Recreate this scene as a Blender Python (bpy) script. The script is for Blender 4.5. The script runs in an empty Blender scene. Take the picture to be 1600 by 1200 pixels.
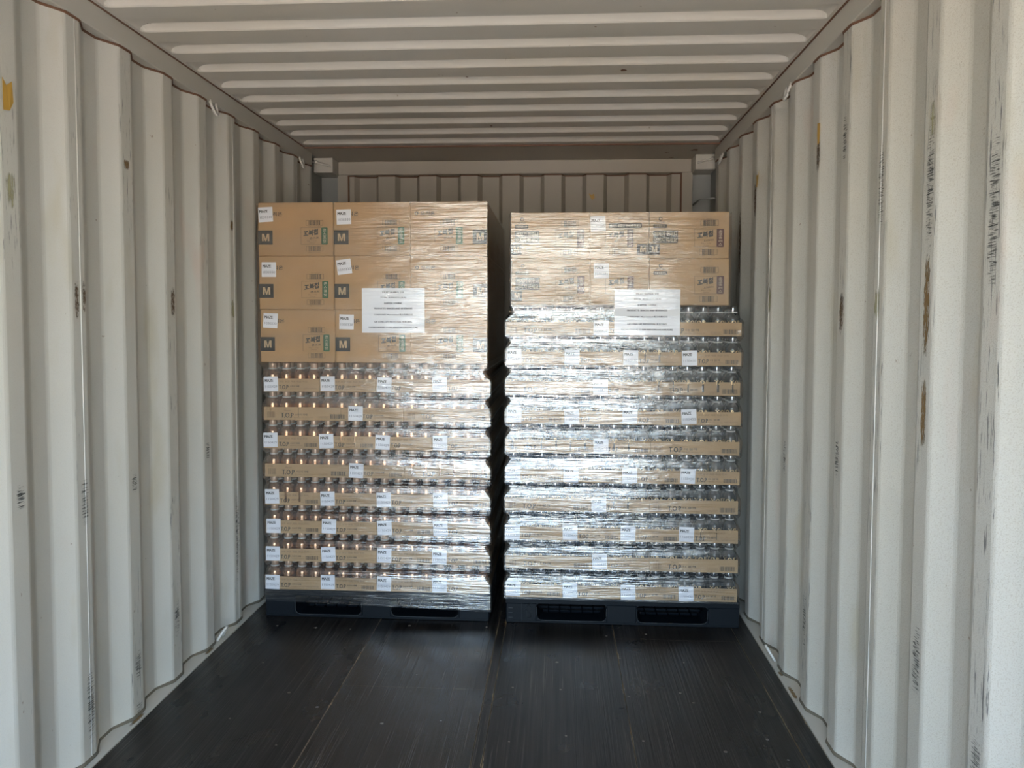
import bpy, math, random
from mathutils import Matrix, Vector, noise
random.seed(7)
scene = bpy.context.scene
col = scene.collection

# ------------------------------------------------------------------ camera
cd = bpy.data.cameras.new('camera'); cam = bpy.data.objects.new('camera', cd); col.objects.link(cam)
cd.sensor_fit = 'HORIZONTAL'; cd.sensor_width = 36.0; cd.lens = 26.988
cd.shift_y = -0.02423; cd.clip_start = 0.05; cd.clip_end = 200
_r = Vector((0.998164, 0.060486, 0.003024)); _u = Vector((-0.00602, 0.049401, 0.998761)); _f = Vector((-0.060262, 0.996946, -0.049674))
cam.matrix_world = Matrix(((_r.x, _u.x, -_f.x, 0.2832), (_r.y, _u.y, -_f.y, 0.0), (_r.z, _u.z, -_f.z, 1.3802), (0, 0, 0, 1)))
scene.camera = cam

# ------------------------------------------------------------------ sky, sun, door portal, exposure
world = bpy.data.worlds.new('world'); scene.world = world; world.use_nodes = True
wn = world.node_tree; wn.nodes.clear()
wo = wn.nodes.new('ShaderNodeOutputWorld'); wb = wn.nodes.new('ShaderNodeBackground'); ws = wn.nodes.new('ShaderNodeTexSky')
ws.sky_type = 'NISHITA'; ws.sun_disc = False; ws.sun_elevation = math.radians(48); ws.sun_rotation = math.radians(70)
ws.air_density = 1.2; ws.dust_density = 2.5; ws.ozone_density = 1.0
wb.inputs['Strength'].default_value = 0.44
wn.links.new(ws.outputs[0], wb.inputs['Color']); wn.links.new(wb.outputs[0], wo.inputs['Surface'])
sl = bpy.data.lights.new('sun', 'SUN'); sl.energy = 6.0; sl.angle = math.radians(0.53); sl.color = (1.0, 0.92, 0.80)
sun = bpy.data.objects.new('sun', sl); col.objects.link(sun)
sun.rotation_euler = Vector((-0.93, -0.25, -1.05)).to_track_quat('-Z', 'Y').to_euler()
pl = bpy.data.lights.new('door_portal', 'AREA'); pl.shape = 'RECTANGLE'; pl.size = 2.34; pl.size_y = 2.36
pl.cycles.is_portal = True
po = bpy.data.objects.new('door_portal', pl); col.objects.link(po); po.location = (0, -1.24, 1.18)
po.rotation_euler = Vector((0, 1, 0)).to_track_quat('-Z', 'Z').to_euler()
scene.view_settings.view_transform = 'Standard'; scene.view_settings.look = 'None'
scene.view_settings.exposure = 2.68; scene.view_settings.gamma = 1.0; scene.view_settings.use_curve_mapping = False
scene.cycles.use_denoising = True; scene.cycles.denoising_prefilter = 'ACCURATE'; scene.cycles.use_adaptive_sampling = False
scene.cycles.max_bounces = 12; scene.cycles.diffuse_bounces = 7; scene.cycles.glossy_bounces = 6
scene.cycles.transparent_max_bounces = 24; scene.cycles.sample_clamp_indirect = 6.0

# ------------------------------------------------------------------ helpers
class MB:
    def __init__(s): s.v = []; s.f = []; s.mi = []; s.sm = []; s.cur = 0; s.smooth = False
    def face(s, idx): s.f.append(tuple(idx)); s.mi.append(s.cur); s.sm.append(s.smooth)
    def quad(s, a, b, c, d):
        n = len(s.v); s.v += [a, b, c, d]; s.face((n, n+1, n+2, n+3))
    def poly(s, pts):
        n = len(s.v); s.v += list(pts); s.face(range(n, n+len(pts)))
    def box(s, x0, x1, y0, y1, z0, z1):
        n = len(s.v)
        s.v += [(x0,y0,z0),(x1,y0,z0),(x1,y1,z0),(x0,y1,z0),(x0,y0,z1),(x1,y0,z1),(x1,y1,z1),(x0,y1,z1)]
        for q in ((0,3,2,1),(4,5,6,7),(0,1,5,4),(1,2,6,5),(2,3,7,6),(3,0,4,7)): s.face([n+i for i in q])
    def bevbox(s, x0, x1, y0, y1, z0, z1, b):
        n = len(s.v); P = []
        for sx in (0,1):
            for sy in (0,1):
                for sz in (0,1):
                    X=(x0,x1)[sx]; Y=(y0,y1)[sy]; Z=(z0,z1)[sz]
                    ix=b if sx==0 else -b; iy=b if sy==0 else -b; iz=b if sz==0 else -b
                    P += [(X,Y+iy,Z+iz),(X+ix,Y,Z+iz),(X+ix,Y+iy,Z)]
        s.v += P
        def k(sx,sy,sz,a): return n+((sx*2+sy)*2+sz)*3+a
        for c in (0,1):
            L=[k(c,0,0,0),k(c,1,0,0),k(c,1,1,0),k(c,0,1,0)]; s.face(L if c else L[::-1])
            L=[k(0,c,0,1),k(1,c,0,1),k(1,c,1,1),k(0,c,1,1)]; s.face(L[::-1] if c else L)
            L=[k(0,0,c,2),k(1,0,c,2),k(1,1,c,2),k(0,1,c,2)]; s.face(L if c else L[::-1])
        for a in (0,1):
            for c in (0,1):
                s.face([k(0,a,c,1),k(1,a,c,1),k(1,a,c,2),k(0,a,c,2)])
                s.face([k(a,0,c,0),k(a,1,c,0),k(a,1,c,2),k(a,0,c,2)])
                s.face([k(a,c,0,0),k(a,c,1,0),k(a,c,1,1),k(a,c,0,1)])
                for d in (0,1): s.face([k(a,c,d,0),k(a,c,d,1),k(a,c,d,2)])
    def lathe(s, prof, seg=20, c=(0,0,0), cap=True):
        n = len(s.v)
        for (r,z) in prof:
            for i in range(seg):
                a = 2*math.pi*i/seg; s.v.append((c[0]+r*math.cos(a), c[1]+r*math.sin(a), c[2]+z))
        for j in range(len(prof)-1):
            for i in range(seg):
                i2=(i+1)%seg; s.face((n+j*seg+i, n+j*seg+i2, n+(j+1)*seg+i2, n+(j+1)*seg+i))
        if cap:
            sm=s.smooth; s.smooth=False
            s.face([n+i for i in range(seg)][::-1]); m=n+(len(prof)-1)*seg; s.face([m+i for i in range(seg)]); s.smooth=sm
    def tube(s, pts, r, seg=8, closed=False):
        pts=[Vector(p) for p in pts]; n=len(s.v); N=len(pts)
        for i,p in enumerate(pts):
            a=pts[(i-1)%N] if (closed or i>0) else p; b=pts[(i+1)%N] if (closed or i<N-1) else p
            t=(b-a).normalized(); up=Vector((0,0,1)) if abs(t.z)<.9 else Vector((1,0,0))
            e1=t.cross(up).normalized(); e2=t.cross(e1)
            for k in range(seg):
                g=2*math.pi*k/seg; s.v.append(tuple(p+r*(math.cos(g)*e1+math.sin(g)*e2)))
        for i in range(N if closed else N-1):
            j=(i+1)%N
            for k in range(seg):
                k2=(k+1)%seg; s.face((n+i*seg+k,n+i*seg+k2,n+j*seg+k2,n+j*seg+k))
        if not closed:
            s.face([n+k for k in range(seg)][::-1]); s.face([n+(N-1)*seg+k for k in range(seg)])
    def grid(s, rows):
        n=len(s.v); w=len(rows[0])
        for r in rows: s.v += r
        for j in range(len(rows)-1):
            for i in range(w-1): s.face((n+j*w+i,n+j*w+i+1,n+(j+1)*w+i+1,n+(j+1)*w+i))
    def mesh(s, name, mats):
        m=bpy.data.meshes.new(name); m.from_pydata(s.v,[],s.f)
        for x in (mats if isinstance(mats,(list,tuple)) else [mats]): m.materials.append(x)
        m.polygons.foreach_set('material_index', s.mi); m.polygons.foreach_set('use_smooth', s.sm)
        m.update(); return m

def obj(name, data, parent=None, loc=None, rot=None):
    o=bpy.data.objects.new(name, data); col.objects.link(o)
    if parent: o.parent=parent
    if loc: o.location=loc
    if rot: o.rotation_euler=rot
    return o
def build(name, mb, mats, parent=None, loc=None, rot=None): return obj(name, mb.mesh(name, mats), parent, loc, rot)
def tag(o, label=None, cat=None, group=None, kind=None):
    if label: o['label']=label
    if cat: o['category']=cat
    if group: o['group']=group
    if kind: o['kind']=kind
    return o
ORD=['zeroth','first','second','third','fourth','fifth','sixth','seventh','eighth','ninth','tenth','eleventh','twelfth','thirteenth','fourteenth','fifteenth','sixteenth']

# ------------------------------------------------------------------ materials
def mat(name, color, rough=0.6, metal=0.0, spec=0.5):
    m=bpy.data.materials.new(name); m.use_nodes=True; b=m.node_tree.nodes['Principled BSDF']
    b.inputs['Base Color'].default_value=(*color,1); b.inputs['Roughness'].default_value=rough
    b.inputs['Metallic'].default_value=metal; b.inputs['Specular IOR Level'].default_value=spec
    return m
class NT:
    def __init__(s,m): s.m=m; s.t=m.node_tree; s.b=s.t.nodes.get('Principled BSDF')
    def n(s,typ,**kw):
        x=s.t.nodes.new(typ)
        for k,v in kw.items(): setattr(x,k,v)
        return x
    def l(s,a,b): s.t.links.new(a,b)
    def coord(s,scale,kind='Object',loc=(0,0,0)):
        tc=s.n('ShaderNodeTexCoord'); mp=s.n('ShaderNodeMapping'); mp.inputs['Scale'].default_value=scale; mp.inputs['Location'].default_value=loc
        s.l(tc.outputs[kind],mp.inputs[0]); return mp.outputs[0]
    def noise(s,vec,scale=1.0,detail=3.0,rough=0.5):
        x=s.n('ShaderNodeTexNoise'); x.inputs['Scale'].default_value=scale; x.inputs['Detail'].default_value=detail; x.inputs['Roughness'].default_value=rough
        s.l(vec,x.inputs['Vector']); return x.outputs[0]
    def ramp(s,fac,stops):
        r=s.n('ShaderNodeValToRGB'); e=r.color_ramp.elements
        while len(e)<len(stops): e.new(0.5)
        for i,(p,c) in enumerate(stops):
            e[i].position=p; e[i].color=(c,c,c,1) if not isinstance(c,tuple) else (*c,1)
        s.l(fac,r.inputs[0]); return r.outputs[0]
    def mix(s,fac,a,b):
        x=s.n('ShaderNodeMix',data_type='RGBA')
        if isinstance(fac,(int,float)): x.inputs[0].default_value=fac
        else: s.l(fac,x.inputs[0])
        for v,i in ((a,6),(b,7)):
            if isinstance(v,tuple): x.inputs[i].default_value=(*v,1)
            else: s.l(v,x.inputs[i])
        return x.outputs[2]
    def math(s,op,a,b=None,c=None):
        x=s.n('ShaderNodeMath',operation=op)
        for i,v in enumerate((a,b,c)):
            if v is None: continue
            if isinstance(v,(int,float)): x.inputs[i].default_value=v
            else: s.l(v,x.inputs[i])
        return x.outputs[0]
    def bump(s,h,dist=0.001,strength=1.0):
        x=s.n('ShaderNodeBump'); x.inputs['Distance'].default_value=dist; x.inputs['Strength'].default_value=strength
        s.l(h,x.inputs['Height']); return x.outputs[0]

def paint_mat(name, base, grit=0.0, scuff=True, inner=1.168, sh=0.0):
    m=mat(name, base, 0.5); t=NT(m)
    big=t.noise(t.coord((0.9,0.9,0.5)),1.6,4)
    c=t.mix(t.ramp(big,[(0.35,0.0),(0.75,1.0)]), base, tuple(x*k for x,k in zip(base,(0.93,0.90,0.84))))
    fine=t.noise(t.coord((1,1,1)),330,2,0.6)
    if grit:
        g=t.ramp(fine,[(0.52,0.0),(0.68,1.0)])
        c=t.mix(t.math('MULTIPLY',g,grit), c, (0.30,0.24,0.16))
    dots=t.noise(t.coord((1,1,1),loc=(3,1,7)),38,2)
    c=t.mix(t.math('MULTIPLY',t.ramp(dots,[(0.76,0.0),(0.79,1.0)]),0.6), c, (0.20,0.13,0.07))
    if scuff:
        tc=t.n('ShaderNodeTexCoord'); sp=t.n('ShaderNodeSeparateXYZ'); t.l(tc.outputs['Object'],sp.inputs[0])
        prot=t.math('LESS_THAN', t.math('ABSOLUTE',sp.outputs[0]), inner)
        s1=t.noise(t.coord((60,150,9)),1.0,4,0.65)
        area=t.noise(t.coord((2,3.5,1.6),loc=(5,0,2)),1.0,3)
        k=t.math('MULTIPLY', t.ramp(s1,[(0.60-sh,0.0),(0.65-sh,1.0)]), t.ramp(area,[(0.49-sh,0.0),(0.60-sh,1.0)]))
        c=t.mix(t.math('MULTIPLY',t.math('MULTIPLY',k,prot),0.85), c, (0.07,0.075,0.08))
        yl=t.noise(t.coord((3,9,2.2),loc=(1,8,4)),1.0,3)
        c=t.mix(t.math('MULTIPLY',t.ramp(yl,[(0.62,0.0),(0.75,1.0)]),0.35), c, (0.45,0.40,0.26))
        pk=t.noise(t.coord((3,7,2.0),loc=(9,2,1)),1.0,2)
        c=t.mix(t.math('MULTIPLY',t.ramp(pk,[(0.66,0.0),(0.78,1.0)]),0.30), c, (0.62,0.40,0.33))
    t.l(c,t.b.inputs['Base Color'])
    t.l(t.bump(fine,0.0006,0.9 if grit>0.3 else 0.18),t.b.inputs['Normal'])
    return m
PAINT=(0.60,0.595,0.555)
M={}
M['wall_l']=paint_mat('painted_steel_left',PAINT,0.10)
M['wall_r']=paint_mat('painted_steel_right',PAINT,0.32,sh=0.025)
M['roof']=paint_mat('painted_steel_roof',(0.62,0.60,0.555),0.0,scuff=False)
M['rail']=paint_mat('painted_steel_rail',(0.54,0.525,0.48),0.0,scuff=False)
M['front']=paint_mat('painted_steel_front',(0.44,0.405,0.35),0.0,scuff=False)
M['post']=mat('painted_steel_post',(0.30,0.31,0.30),0.55)
M['sealant']=mat('brown_sealant',(0.17,0.085,0.05),0.7)
M['sealgrey']=mat('grey_sealant',(0.15,0.13,0.095),0.7)
M['ringpaint']=mat('ring_paint',(0.66,0.64,0.60),0.4)
M['weld']=mat('weld_bead_paint',(0.74,0.73,0.70),0.35)
M['sill']=mat('sill_paint',(0.52,0.50,0.44),0.55)

def stain_mat(name, color, sc, lo, hi, mx=1.0):
    m=mat(name,color,0.8); t=NT(m)
    n1=t.noise(t.coord(sc),1.0,5,0.7)
    tr=t.n('ShaderNodeBsdfTransparent'); mx_=t.n('ShaderNodeMixShader'); out=t.t.nodes['Material Output']
    uv=t.n('ShaderNodeTexCoord'); sp=t.n('ShaderNodeSeparateXYZ'); t.l(uv.outputs['Generated'],sp.inputs[0])
    e=[]
    for i in (1,2):
        a=t.math('ABSOLUTE',t.math('SUBTRACT',sp.outputs[i],0.5)); e.append(t.math('SUBTRACT',1.0,t.math('POWER',t.math('MULTIPLY',a,2.0),3.0)))
    f=t.ramp(t.math('MULTIPLY',n1,t.math('MULTIPLY',e[0],e[1])),[(lo,0.0),(hi,mx)])
    t.l(f,mx_.inputs[0]); t.l(tr.outputs[0],mx_.inputs[1]); t.l(t.b.outputs[0],mx_.inputs[2]); t.l(mx_.outputs[0],out.inputs['Surface'])
    return m
M['rust']=stain_mat('rust_stain',(0.12,0.07,0.035),(60,190,60),0.36,0.50,0.9)
M['tapestain']=stain_mat('brown_tape_residue',(0.23,0.145,0.06),(60,220,45),0.33,0.47,0.9)
M['scratch']=stain_mat('dark_scratches',(0.04,0.042,0.045),(60,22,330),0.47,0.55,0.75)
M['smear']=stain_mat('greenish_tape_residue',(0.42,0.40,0.24),(60,120,12),0.35,0.5,0.8)
M['tape']=mat('amber_tape',(0.55,0.33,0.06),0.35)

# floor plywood
def floor_mat(name,lo,hi,spec):
    m=mat(name,(0.020,0.017,0.015),0.4,0.0,spec); t=NT(m)
    g1=t.noise(t.coord((75,1.6,1)),1.0,5,0.6); g2=t.noise(t.coord((190,1.5,1),loc=(2,3,0)),1.0,3,0.6)
    blot=t.noise(t.coord((1.3,0.9,1)),1.5,4)
    c=t.mix(t.ramp(g1,[(0.35,0.0),(0.7,1.0)]),(0.004,0.0038,0.004),(0.030,0.025,0.022))
    c=t.mix(t.math('MULTIPLY',t.ramp(blot,[(0.45,0.0),(0.7,1.0)]),0.5),c,(0.028,0.025,0.024))
    sc=t.math('MULTIPLY',t.ramp(g2,[(0.60,0.0),(0.66,1.0)]),t.ramp(t.noise(t.coord((2,1.2,1),loc=(7,7,0)),1.6,3),[(0.36,0.15),(0.62,1.0)]))
    c=t.mix(t.math('MULTIPLY',sc,0.7),c,(0.13,0.115,0.10))
    uv=t.n('ShaderNodeUVMap'); sp=t.n('ShaderNodeSeparateXYZ'); t.l(uv.outputs[0],sp.inputs[0])
    w=t.noise(t.coord((22,5,1),loc=(4,1,0)),1.0,4,0.65)
    wid=t.math('MULTIPLY',t.ramp(w,[(0.60,0.0),(0.78,1.0)]),0.008)
    edge=t.math('LESS_THAN',sp.outputs[0],t.math('ADD',wid,0.0012))
    c=t.mix(t.math('MULTIPLY',edge,t.ramp(w,[(0.35,0.15),(0.62,0.9)])),c,(0.34,0.25,0.15))
    t.l(c,t.b.inputs['Base Color'])
    t.l(t.ramp(t.noise(t.coord((2.2,1.5,1),loc=(3,3,0)),2.0,4),[(0.3,lo),(0.75,hi)]),t.b.inputs['Roughness'])
    h=t.math('ADD',g1,t.math('MULTIPLY',g2,0.6))
    t.l(t.bump(h,0.0021,0.8),t.b.inputs['Normal'])
    return m
M['floor']=floor_mat('black_plywood',0.24,0.40,0.30); M['floor_gloss']=floor_mat('glossy_black_plywood',0.12,0.24,0.50)
M['subfloor']=mat('floor_gap_dark',(0.012,0.011,0.010),0.9)
M['screw']=mat('worn_screw_head',(0.20,0.17,0.145),0.55,0.2)
M['ground']=mat('yard_concrete',(0.34,0.29,0.235),0.9)

def card_mat(name,base):
    m=mat(name,base,0.75); t=NT(m)
    n=t.noise(t.coord((1,1,1)),7,4); fl=t.noise(t.coord((260,260,2)),1.0,1)
    c=t.mix(t.ramp(n,[(0.35,0.0),(0.7,1.0)]),base,tuple(x*0.90 for x in base))
    c=t.mix(t.math('MULTIPLY',fl,0.18),c,tuple(x*0.7 for x in base))
    t.l(c,t.b.inputs['Base Color']); t.l(t.bump(fl,0.0004,0.4),t.b.inputs['Normal']); return m
M['card']=card_mat('kraft_cardboard',(0.50,0.315,0.155))
M['card_r']=card_mat('pale_kraft_cardboard',(0.53,0.36,0.20))
M['tray']=card_mat('tray_cardboard',(0.49,0.33,0.18))
M['ink']=mat('dark_ink',(0.035,0.032,0.030),0.6)
M['inkfaint']=mat('faint_ink',(0.20,0.13,0.075),0.7)
M['kraftink']=mat('bare_kraft_letter',(0.55,0.40,0.24),0.7)
M['green']=mat('green_ink',(0.035,0.13,0.06),0.6)
M['maroon']=mat('maroon_ink',(0.10,0.035,0.035),0.6)
M['cream']=mat('cream_ink',(0.66,0.56,0.42),0.7)
M['paper']=mat('white_sticker_paper',(0.80,0.80,0.84),0.55)
M['sheet']=mat('white_print_paper',(0.80,0.81,0.85),0.5)
M['inktext']=mat('grey_text_ink',(0.06,0.06,0.085),0.6)
M['bronze']=mat('bronze_bottle_body',(0.44,0.26,0.16),0.22,0.85)
M['bronze_cap']=mat('bronze_cap',(0.52,0.36,0.26),0.35,0.35)
M['blackbody']=mat('black_bottle_body',(0.018,0.020,0.023),0.13,0.0)
M['silver_cap']=mat('dark_silver_cap',(0.30,0.31,0.33),0.18,0.9)
M['collar']=mat('pale_collar_ring',(0.74,0.73,0.71),0.35,0.3)
M['gold']=mat('gold_lettering',(0.70,0.52,0.27),0.4,0.3)
M['plastic']=mat('black_plastic_pallet',(0.0065,0.0095,0.0135),0.45,0.0,0.18)
M['plasticlight']=mat('scuffed_black_plastic',(0.024,0.030,0.037),0.45)

def film_mat():
    m=bpy.data.materials.new('clear_stretch_film'); m.use_nodes=True; t=NT(m); t.t.nodes.clear()
    out=t.n('ShaderNodeOutputMaterial')
    uvn=t.n('ShaderNodeUVMap'); at=t.n('ShaderNodeAttribute',attribute_name='gap')
    def mp(sc,rot=0.0,loc=(0,0,0)):
        x=t.n('ShaderNodeMapping'); x.inputs['Scale'].default_value=sc; x.inputs['Rotation'].default_value=(0,0,rot); x.inputs['Location'].default_value=loc
        t.l(uvn.outputs[0],x.inputs[0]); return x.outputs[0]
    a=t.noise(mp((5,95,1)),1.0,3,0.55); b=t.noise(mp((9,240,1),0.01,(3,1,0)),1.0,2,0.5)
    c=t.noise(mp((14,60,1),0.25,(1,5,0)),1.0,3,0.6); d=t.noise(mp((4,26,1),-0.03,(8,2,0)),1.0,2,0.5)
    patch=t.ramp(t.noise(mp((3,5,1),0.0,(2,2,0)),1.0,2),[(0.45,0.0),(0.65,1.0)])
    h=t.math('ADD',t.math('ADD',t.math('MULTIPLY',a,1.0),t.math('MULTIPLY',b,0.14)),t.math('ADD',t.math('MULTIPLY',t.math('MULTIPLY',c,patch),0.9),t.math('MULTIPLY',d,1.2)))
    nrm=t.bump(h,0.0034,1.0)
    gl=t.n('ShaderNodeBsdfGlossy'); t.l(t.math('ADD',t.math('MULTIPLY',at.outputs['Fac'],0.06),0.10),gl.inputs['Roughness']); gl.inputs['Color'].default_value=(1,1,1,1); t.l(nrm,gl.inputs['Normal'])
    tr=t.n('ShaderNodeBsdfTransparent'); tr.inputs['Color'].default_value=(0.97,0.975,0.98,1)
    df=t.n('ShaderNodeBsdfTranslucent'); df.inputs['Color'].default_value=(0.8,0.82,0.85,1)
    dd=t.n('ShaderNodeBsdfDiffuse'); dd.inputs['Color'].default_value=(0.85,0.86,0.88,1); t.l(nrm,dd.inputs['Normal'])
    m0=t.n('ShaderNodeMixShader'); t.l(t.math('ADD',t.math('MULTIPLY',at.outputs['Fac'],0.012),0.018),m0.inputs[0]); t.l(tr.outputs[0],m0.inputs[1]); t.l(dd.outputs[0],m0.inputs[2])
    fr=t.n('ShaderNodeFresnel'); fr.inputs['IOR'].default_value=1.5; t.l(nrm,fr.inputs['Normal'])
    lay=t.ramp(t.noise(mp((1.2,9,1),0.0,(6,3,0)),1.0,2),[(0.35,0.05),(0.70,0.18)])
    lay=t.math('ADD',lay,t.math('MULTIPLY',at.outputs['Fac'],0.085))
    fac=t.math('MINIMUM',t.math('ADD',t.math('MULTIPLY',fr.outputs[0],0.6),lay),0.9)
    m1=t.n('ShaderNodeMixShader'); t.l(fac,m1.inputs[0]); t.l(m0.outputs[0],m1.inputs[1]); t.l(gl.outputs[0],m1.inputs[2])
    t.l(m1.outputs[0],out.inputs['Surface'])
    return m
M['film']=film_mat()

# ------------------------------------------------------------------ the container shell
XI,XO=1.166,1.202; Y0,Y1=-1.25,4.46; ZR=2.36; ZT=2.283; PIT=0.2785
def rib_profile(y_inner, ya, yb):
    pts=[]; k=math.floor((ya-y_inner)/PIT)-1; seq=[]
    while True:
        b=y_inner+k*PIT
        if b-0.07>yb: break
        seq += [(b-0.068,XO),(b,XI),(b+0.070,XI),(b+0.138,XO)]; k+=1
    def at(y):
        for (p,q) in zip(seq,seq[1:]):
            if p[0]<=y<=q[0] and q[0]>p[0]: return p[1]+(q[1]-p[1])*(y-p[0])/(q[0]-p[0])
        return XO
    r=0.006
    pts.append((ya,at(ya)))
    for i,(y,x) in enumerate(seq):
        if not(ya+r<y<yb-r): continue
        pts += [(y-r,at(y-r)),(y,x+(0.0012 if x==XI else -0.0012)),(y+r,at(y+r))]
    pts.append((yb,at(yb)))
    return pts
def wall(name, sgn, y_inner, m, label):
    P=rib_profile(y_inner,Y0,Y1); mb=MB()
    zs=[-0.03,0.6,1.2,1.8,ZT+0.003]
    mb.grid([[(sgn*x,y,z) for (y,x) in P] for z in zs])
    mb.grid([[(sgn*(x+0.004),y,z) for (y,x) in P] for z in zs])
    mb.quad((sgn*P[-1][1],Y1,zs[0]),(sgn*(P[-1][1]+0.004),Y1,zs[0]),(sgn*(P[-1][1]+0.004),Y1,zs[-1]),(sgn*P[-1][1],Y1,zs[-1]))
    w=build(name,mb,m); tag(w,label,'wall',kind='structure')
    for (zz,mk,nm,hh) in ((ZT,'sealant','sealant_line',0.006),(0.010,'sealgrey','sealant_line',0.008)):
        s=MB(); s.grid([[(sgn*(x-0.0006),y,zz-hh) for (y,x) in P],[(sgn*(x-0.005),y,zz) for (y,x) in P]])
        s.grid([[(sgn*(x-0.0006),y,zz+hh) for (y,x) in P],[(sgn*(x-0.005),y,zz) for (y,x) in P]])
        so=build(nm,s,M[mk],w)
    return w
YL,YR=2.2100,1.8745
wl=wall('wall_left',-1,YL,M['wall_l'],'left corrugated steel wall painted pale grey, with vertical ribs')
wr=wall('wall_right',1,YR,M['wall_r'],'right corrugated steel wall painted pale grey, scuffed and grainy')
for w,sg,ys in ((wl,-1,(1.145,2.255,3.367,4.20)),(wr,1,(1.075,2.190,3.30))):
    for y in ys:
        s=MB(); s.smooth=True; s.tube([(sg*1.1665,y,-0.01),(sg*1.1665,y,1.1),(sg*1.1665,y,ZT-0.006)],0.0022,6)
        build('weld_seam',s,M['weld'],w)
    s=MB(); s.box(sg*1.180-0.003,sg*1.180+0.003,4.455,4.467,0,ZT); build('sealant_line',s,M['sealant'],w)

# marks on the walls
def patch(w,sg,y,z,dy,dz,mk,x=None,name='stain'):
    x=(XI if x is None else x)-0.0009; mb=MB(); n=7; rows=[]
    for j in range(n):
        v=j/(n-1); row=[]
        for i in range(5):
            u=i/4; row.append((sg*x,y+(u-.5)*dy,z+(v-.5)*dz))
        rows.append(row)
    mb.grid(rows); return build(name,mb,M[mk],w)
def scrap(w,sg,pts,mk='tape'):
    mb=MB(); a=[(sg*(XI-0.0012-0.004*random.random()),y,z) for y,z in pts]; mb.poly(a); b=[(p[0]+sg*0.0006,p[1],p[2]) for p in a]; mb.poly(b[::-1])
    for i in range(len(a)):
        j=(i+1)%len(a); mb.quad(a[i],a[j],b[j],b[i])
    return build('tape_scrap',mb,M[mk],w)
patch(wl,-1,2.812,1.445,0.045,0.17,'rust'); patch(wl,-1,2.234,1.44,0.030,0.17,'rust'); patch(wl,-1,2.270,1.45,0.022,0.14,'rust')
patch(wl,-1,2.518,1.90,0.05,0.045,'tapestain'); patch(wl,-1,3.345,1.43,0.05,0.12,'smear'); patch(wl,-1,3.345,1.80,0.04,0.07,'tapestain')
patch(wl,-1,2.526,0.19,0.068,0.20,'scratch'); patch(wl,-1,2.80,0.24,0.066,0.24,'scratch'); patch(wl,-1,2.25,0.82,0.068,0.24,'scratch')
patch(wl,-1,3.36,0.40,0.066,0.75,'scratch'); patch(wl,-1,2.526,0.82,0.06,0.12,'scratch'); patch(wl,-1,3.08,0.84,0.06,0.13,'scratch'); patch(wl,-1,1.97,0.90,0.06,0.12,'scratch')
patch(wl,-1,2.255,0.18,0.068,0.40,'scratch'); patch(wl,-1,2.526,0.02,0.066,0.12,'scratch'); patch(wl,-1,1.965,1.72,0.06,0.14,'smear')
scrap(wl,-1,[(1.945,2.01),(1.960,1.993),(1.978,2.008),(1.985,1.955),(1.968,1.930),(1.946,1.926)])
patch(wr,1,1.905,1.42,0.042,0.34,'tapestain'); patch(wr,1,1.905,1.16,0.036,0.24,'tapestain'); patch(wr,1,2.462,1.41,0.05,0.19,'rust')
patch(wr,1,2.713,1.95,0.05,0.16,'rust'); patch(wr,1,3.555,1.93,0.06,0.24,'rust'); patch(wr,1,1.900,1.86,0.05,0.13,'smear'); patch(wr,1,2.195,1.43,0.05,0.13,'smear')
patch(wr,1,3.285,1.47,0.05,0.16,'smear'); patch(wr,1,2.47,0.95,0.06,0.20,'scratch'); patch(wr,1,1.905,1.70,0.065,0.5,'scratch'); patch(wr,1,2.185,1.75,0.06,0.4,'scratch')
patch(wr,1,2.465,1.95,0.06,0.25,'scratch'); patch(wr,1,1.63,1.6,0.068,0.55,'scratch'); patch(wr,1,1.905,0.55,0.068,0.3,'scratch'); patch(wr,1,2.75,0.32,0.06,0.35,'scratch'); patch(wr,1,1.63,0.45,0.068,0.22,'scratch')
patch(wr,1,3.03,0.85,0.06,0.25,'scratch'); patch(wr,1,3.84,1.75,0.07,0.5,'rust')
scrap(wr,1,[(2.700,2.055),(2.720,2.058),(2.728,2.02),(2.716,1.985),(2.705,1.99)])
scrap(wr,1,[(3.490,2.052),(3.500,2.030),(3.528,2.035),(3.540,1.985),(3.522,1.978)])

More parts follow.
